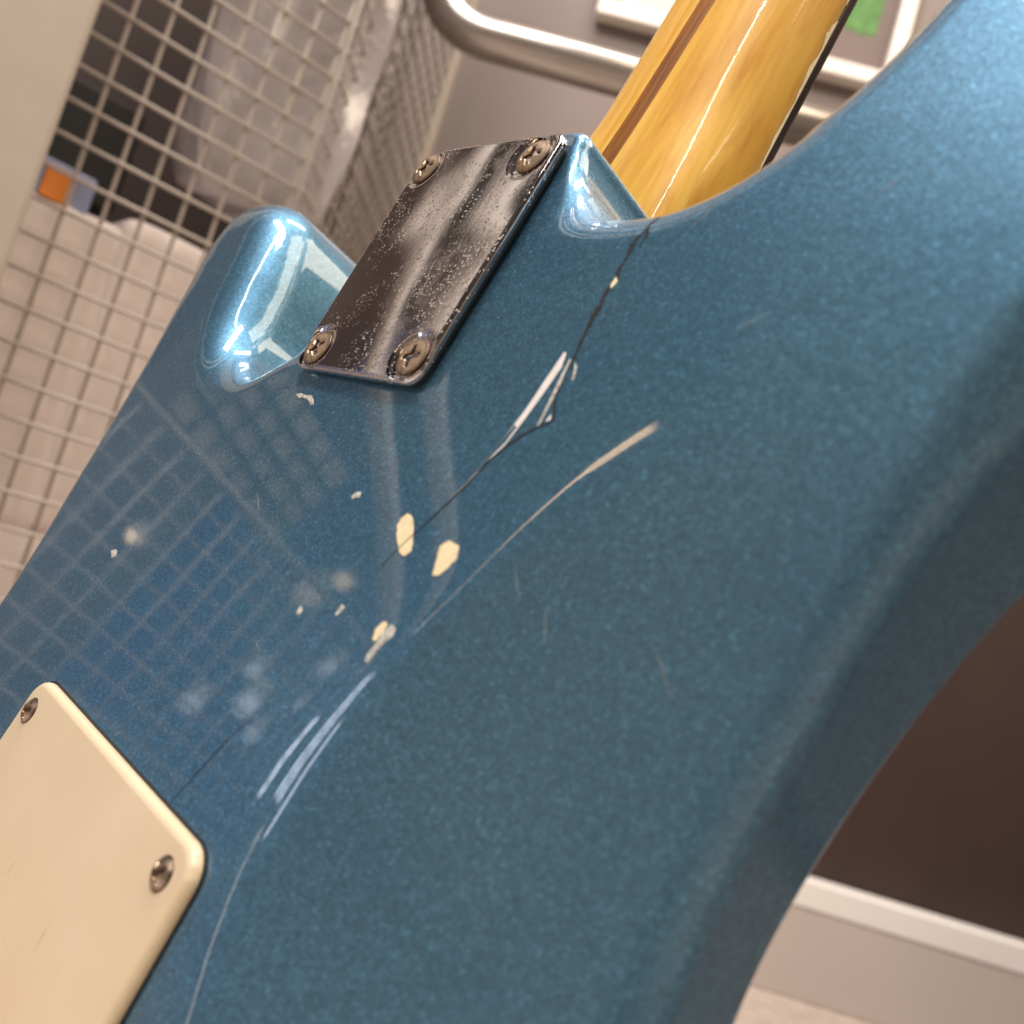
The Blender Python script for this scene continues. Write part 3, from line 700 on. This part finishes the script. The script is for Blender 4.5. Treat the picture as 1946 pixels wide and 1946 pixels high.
gas_out = resample(round_poly([(-23.6, 30.7), (25.2, 30.8), (24.0, -30.9), (-22.8, -31.0)], 3.4), 0.8)
link('plate_gasket', shell('plate_gasket', gas_out, lambda x, y: np.full_like(x, 0.1), lambda x, y: flat(x, y, 1.05), -0.2, 4, nring=2, wall_rings=1), M_GASKET, guitar)

def screw_mesh(name, R, dome, slot, slotw, depth, rim=0.35):
    V = [(0, 0, dome - depth)]; F = []; nr, na = 26, 72
    for i in range(1, nr + 1):
        r = R * (i / nr)
        for k in range(na):
            a = 2 * math.pi * k / na; x, y = r * math.cos(a), r * math.sin(a)
            z = dome * (1 - (r / R) ** 2)
            m_ = 0.0
            for ux, uy in ((1, 0), (0, 1)):
                al, ac = abs(x * ux + y * uy), abs(-x * uy + y * ux)
                e = max(al / slot, 0); wloc = slotw * (1 - 0.38 * min(e, 1))
                q = min(max((slot - al) / 0.35, 0), 1) * min(max((wloc - ac) / 0.22 + 0.5, 0), 1); m_ = max(m_, q * (1 - 0.45 * min(e, 1)))
            core = min(max((slotw * 1.35 - r) / 0.3 + 0.5, 0), 1); m_ = max(m_, core)
            V.append((x, y, z - depth * m_))
    base = len(V)
    for k in range(na): a = 2 * math.pi * k / na; V.append((R * math.cos(a), R * math.sin(a), -rim))
    for k in range(na): F.append((0, 1 + k, 1 + (k + 1) % na))
    for i in range(nr - 1):
        for k in range(na): k2 = (k + 1) % na; F.append((1 + i * na + k, 1 + (i + 1) * na + k, 1 + (i + 1) * na + k2, 1 + i * na + k2))
    for k in range(na): k2 = (k + 1) % na; F.append((1 + (nr - 1) * na + k, base + k, base + k2, 1 + (nr - 1) * na + k2))
    me = bpy.data.meshes.new(name); me.from_pydata([(a * MM, b * MM, c * MM) for a, b, c in V], [], F); me.update()
    for p in me.polygons: p.use_smooth = True
    return me
sm = screw_mesh('screw', 4.35, 0.75, 2.75, 0.95, 1.8, 0.5); sm.materials.append(M_SCREW)
for (cx, cy), a in zip(SC, (0.35, 0.2, 0.6, 0.15)):
    o = link('screw', sm, None, plate); o.location = (cx * MM, cy * MM, 2.35 * MM); o.rotation_euler = (0, 0, a)

# spring cavity cover ---------------------------------------------------------
CV = [(-51.5, -138.0), (-50.8, -130.5), (-45.2, -122.3), (-40.5, -121.0), (41.5, -121.2), (44.8, -125.0), (46.0, -255.0), (-49, -258.0)]
cover_out = resample(round_poly([(-47.5, -120.3), (-52.2, -258), (45.8, -256), (43.7, -120.6)], [5.5, 5, 5, 6.0]), 0.8)
gap_out = resample(round_poly([(-48.1, -119.7), (-52.9, -258.6), (46.4, -256.6), (44.3, -120.0)], [5.8, 5, 5, 6.3]), 1.0)
cover = link('cavity_cover', shell('cavity_cover', cover_out, lambda x, y: np.full_like(x, 1.7), lambda x, y: flat(x, y, 2.3), 0.02, 6, nring=5, wall_rings=1), M_CREAM, guitar)
link('cover_gap', shell('cover_gap', gap_out, lambda x, y: np.full_like(x, 0.02), lambda x, y: flat(x, y, 0.035), 0.0, 8, nring=1, wall_rings=1), M_GASKET, cover)
sm2 = screw_mesh('screw', 3.1, 1.5, 2.1, 0.62, 1.3, 0.2); sm2.materials.append(M_SCREW2)
for cx, cy, a in ((-42.0, -127.6, 0.3), (36.6, -127.4, 0.7), (37.2, -247, 0.1), (-45, -248, 0.5)):
    o = link('screw', sm2, None, cover); o.location = (cx * MM, cy * MM, 2.25 * MM); o.rotation_euler = (0, 0, a)

# lacquer damage and painted glints --------------------------------------------------------------
def surf_z(x, y):
    X = np.array([float(x)]); Y = np.array([float(y)])
    D, _ = sdf(outline, np.array([[x, y]])); r = r_body(X, Y)[0]; e = max(r - max(D[0], 0), 0); h = belly(X, Y)[0][0]
    return h - (r - math.sqrt(max(r * r - e * e, 0)))
def ribbon(name, pts, widths, mat, lift=0.05, jit=0.0, step=0.7, thick=0.0):
    P = spline(pts, step, closed=False) if len(pts) > 2 else np.array([np.array(pts[0]) + (np.array(pts[1]) - np.array(pts[0])) * t for t in np.linspace(0, 1, 10)])
    n = len(P); s = np.linspace(0, 1, n); W = np.interp(s, np.linspace(0, 1, len(widths)), widths)
    bm = bmesh.new(); L = []
    T = np.gradient(P, axis=0); T /= np.linalg.norm(T, axis=1, keepdims=True)
    for i in range(n):
        nx, ny = -T[i, 1], T[i, 0]; j = rng.normal(0, jit); w = W[i] * (1 + (rng.normal(0, 0.35) if jit else 0)); w = max(w, 0.02)
        c = P[i] + np.array([nx, ny]) * j
        a = c + np.array([nx, ny]) * w / 2; b = c - np.array([nx, ny]) * w / 2
        za, zb, zc = surf_z(*a) + lift, surf_z(*b) + lift, surf_z(*c) + lift + thick
        L.append([bm.verts.new((q[0] * MM, q[1] * MM, z * MM)) for q, z in ((a, za), (c, zc), (b, zb))])
    for i in range(n - 1):
        for k in range(2): bm.faces.new((L[i][k], L[i][k + 1], L[i + 1][k + 1], L[i + 1][k]))
    return link(name, mesh_from(bm, name, True), mat, guitar)
def jag(pts, grow, amp, rg):
    P = np.array(pts, float); c = P.mean(0); Q = resample(P, 0.45); Q = c + (Q - c) * (1 + grow / np.maximum(np.linalg.norm(Q - c, axis=1, keepdims=True), 0.3))
    return [tuple(q) for q in Q + rg.normal(0, amp, Q.shape)]
def chip_glint(pts, mat=None):
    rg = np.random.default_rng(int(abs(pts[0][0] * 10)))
    patch('patch_rim', jag(pts, 0.16, 0.05, rg), M_PATCH_RIM, 0.045)
    return patch('chip_and_glint', jag(pts, 0.0, 0.06, rg), mat or M_WOOD_GLINT, 0.06, 0.01)
def patch(name, pts, mat, lift=0.06, dome=0.0):
    bm = bmesh.new(); c = np.mean(pts, 0)
    vs = [bm.verts.new((p[0] * MM, p[1] * MM, (surf_z(*p) + lift) * MM)) for p in pts]
    m_ = [bm.verts.new(((p[0] * .5 + c[0] * .5) * MM, (p[1] * .5 + c[1] * .5) * MM, (surf_z(*c) + lift + dome * 0.8) * MM)) for p in pts]
    cc = bm.verts.new((c[0] * MM, c[1] * MM, (surf_z(*c) + lift + dome) * MM)); n = len(pts)
    for k in range(n):
        k2 = (k + 1) % n; bm.faces.new((vs[k], vs[k2], m_[k2], m_[k])); bm.faces.new((m_[k], m_[k2], cc))
    return link(name, mesh_from(bm, name, True), mat, guitar)
ribbon('crack', [(58.4, 12.4), (58.7, 10.6), (58.7, 9.4), (58.9, 7.5), (58.1, 6.1), (57.8, 4.6), (58.1, 2.1), (58.1, 0.3), (57.9, -1.2), (58.4, -2.9), (58.1, -5.0), (58.0, -7.1), (58.4, -9.4), (58.2, -10.9), (58.3, -12.9), (58.5, -15.2), (58.9, -18.3), (59.1, -20.4)],
       [0.50, 0.90, 0.70, 1.10, 0.60, 1.00, 0.70, 1.10, 1.40, 0.80, 0.70, 0.60], M_CRACK, 0.05, 0.07, 0.35)
ribbon('crack', [(58.9, 8.6), (59.9, 6.2), (59.6, 4.6), (60.2, 3.4)], [0.24, 0.56, 0.16], M_CRACK, 0.045, 0.04, 0.4)
ribbon('crack', [(59.1, -20.4), (59.2, -22.8), (59.8, -26.4), (60.5, -28.8), (61.7, -30.8), (62.5, -32.6)], [0.56, 0.33, 0.44, 0.40], M_CRACK, 0.09, 0.03, 0.5)
ribbon('crack', [(62.3, -32.7), (59.9, -34.5), (56.6, -37.8), (54.1, -42.0), (52.2, -47.3), (50.0, -52.2), (47.6, -56.8), (45.4, -60.9), (42.7, -66.2)], [0.44, 0.60, 0.40, 0.33, 0.24, 0.10], M_CRACK, 0.09, 0.0, 0.6)
ribbon('crack', [(32.6, -99.8), (29.5, -104.7), (27.3, -110.4), (25.5, -115.3), (24.0, -120.0)], [0.07, 0.22, 0.20, 0.14], M_CRACK, 0.05, 0.0, 0.8)
patch('lifted_lacquer_glint', [(56.1, -19.0), (56.8, -19.3), (57.5, -22.2), (56.9, -27.7), (56.2, -33.0), (55.3, -38.8), (53.6, -42.9), (50.4, -50.9), (53.3, -41.7), (54.9, -31.9), (55.6, -25)], M_LACQUER_GLINT, 0.07, 0.05)  # pale slivers paint in the reflection on the raised lacquer
patch('lifted_lacquer_glint', [(58.2, -20.2), (58.8, -20.6), (59.5, -25.3), (60.2, -33.4), (59.8, -34.4), (59.3, -30.4), (58.6, -25.4)], M_SCUFF, 0.07, 0.04)
patch('lifted_lacquer_glint', [(59.8, -20.7), (61.0, -21.8), (61.8, -24.0), (61.5, -24.6), (60.9, -23.2), (60.6, -22.1)], M_SCUFF, 0.06, 0.08)
patch('lifted_lacquer_glint', [(61.4, -31.4), (62.0, -32.4), (61.2, -33.0), (61.1, -32.6)], M_LACQUER_GLINT, 0.08, 0.03)
chip_glint([(58.3, -2.6), (59.2, -3.8), (58.8, -5.0), (58.3, -5.2), (58.0, -4.0)])
chip_glint([(41.7, -55.8), (43.2, -55.9), (44.4, -56.7), (46.8, -59.5), (47.8, -60.8), (48.2, -61.8), (47.3, -63.1), (46.2, -63.1), (45.1, -62.6), (42.6, -60.5), (40.9, -58.6), (40.7, -57.0)])  # lamp reflection painted as a cream patch
chip_glint([(55.5, -58.0), (57.1, -58.0), (58.8, -58.3), (59.8, -60.4), (59.0, -62.2), (57.9, -64.0), (56.6, -64.4), (55.9, -63.3), (55.5, -62.0), (54.7, -60.4), (54.3, -59.2)])
chip_glint([(51.4, -74.4), (52.5, -74.5), (52.8, -75.9), (52.0, -78.1), (51.2, -78.2), (50.4, -76.4)])  # smaller lamp glint, also painted in cream
patch('scuff', [(53.5, -74.4), (55.1, -74.7), (55.4, -76.1), (54.2, -77.6), (53.6, -79.3), (53.1, -81.5), (52.1, -81.7), (51.8, -80.5), (52.4, -78.6), (52.6, -76.6), (52.9, -75.6)], M_SCUFF, 0.06, 0.12)
patch('scuff', [(-19.7, -37.5), (-17.6, -37.0), (-15.4, -37.3), (-12.8, -37.0), (-10.8, -38.0), (-9.5, -39.1), (-10.9, -39.4), (-12.4, -38.2), (-14.9, -38.1), (-17.2, -38.3)], M_SCUFF, 0.06, 0.1)
patch('scuff', [(23.9, -54.9), (25.4, -54.7), (25.9, -55.9), (24.6, -56.2), (23.7, -56.6), (23.2, -56.0)], M_SCUFF, 0.06, 0.1)
patch('scuff', [(27.3, -78.8), (28.0, -78.7), (28.9, -79.3), (28.8, -80.2), (27.4, -80.5)], M_SCUFF, 0.06, 0.1)
patch('scuff', [(38.5, -75.1), (39.8, -75.2), (39.5, -76.4), (38.9, -77.4), (38.3, -77.2), (38.4, -76.2)], M_SCUFF, 0.06, 0.1)
patch('scuff', [(-58.4, -88.9), (-56.1, -87.9), (-54.8, -88.2), (-53.9, -89.3), (-55.6, -90.2)], M_SCUFF, 0.06, 0.1)
for pts in ([(71.5, -58), (74.5, -62.5)], [(79, -62), (81, -67)], [(-10, -62), (-4, -66)], [(20, -88), (24.5, -90)], [(88, -12), (93, -8)], [(100, 12), (104, 17)], [(5, -70), (3, -75)], [(69, 8), (72, 12)], [(96, -60), (101, -66)]):
    ribbon('scratch', pts, [0.02, 0.09, 0.02], M_SCUFF, 0.04, 0.0)
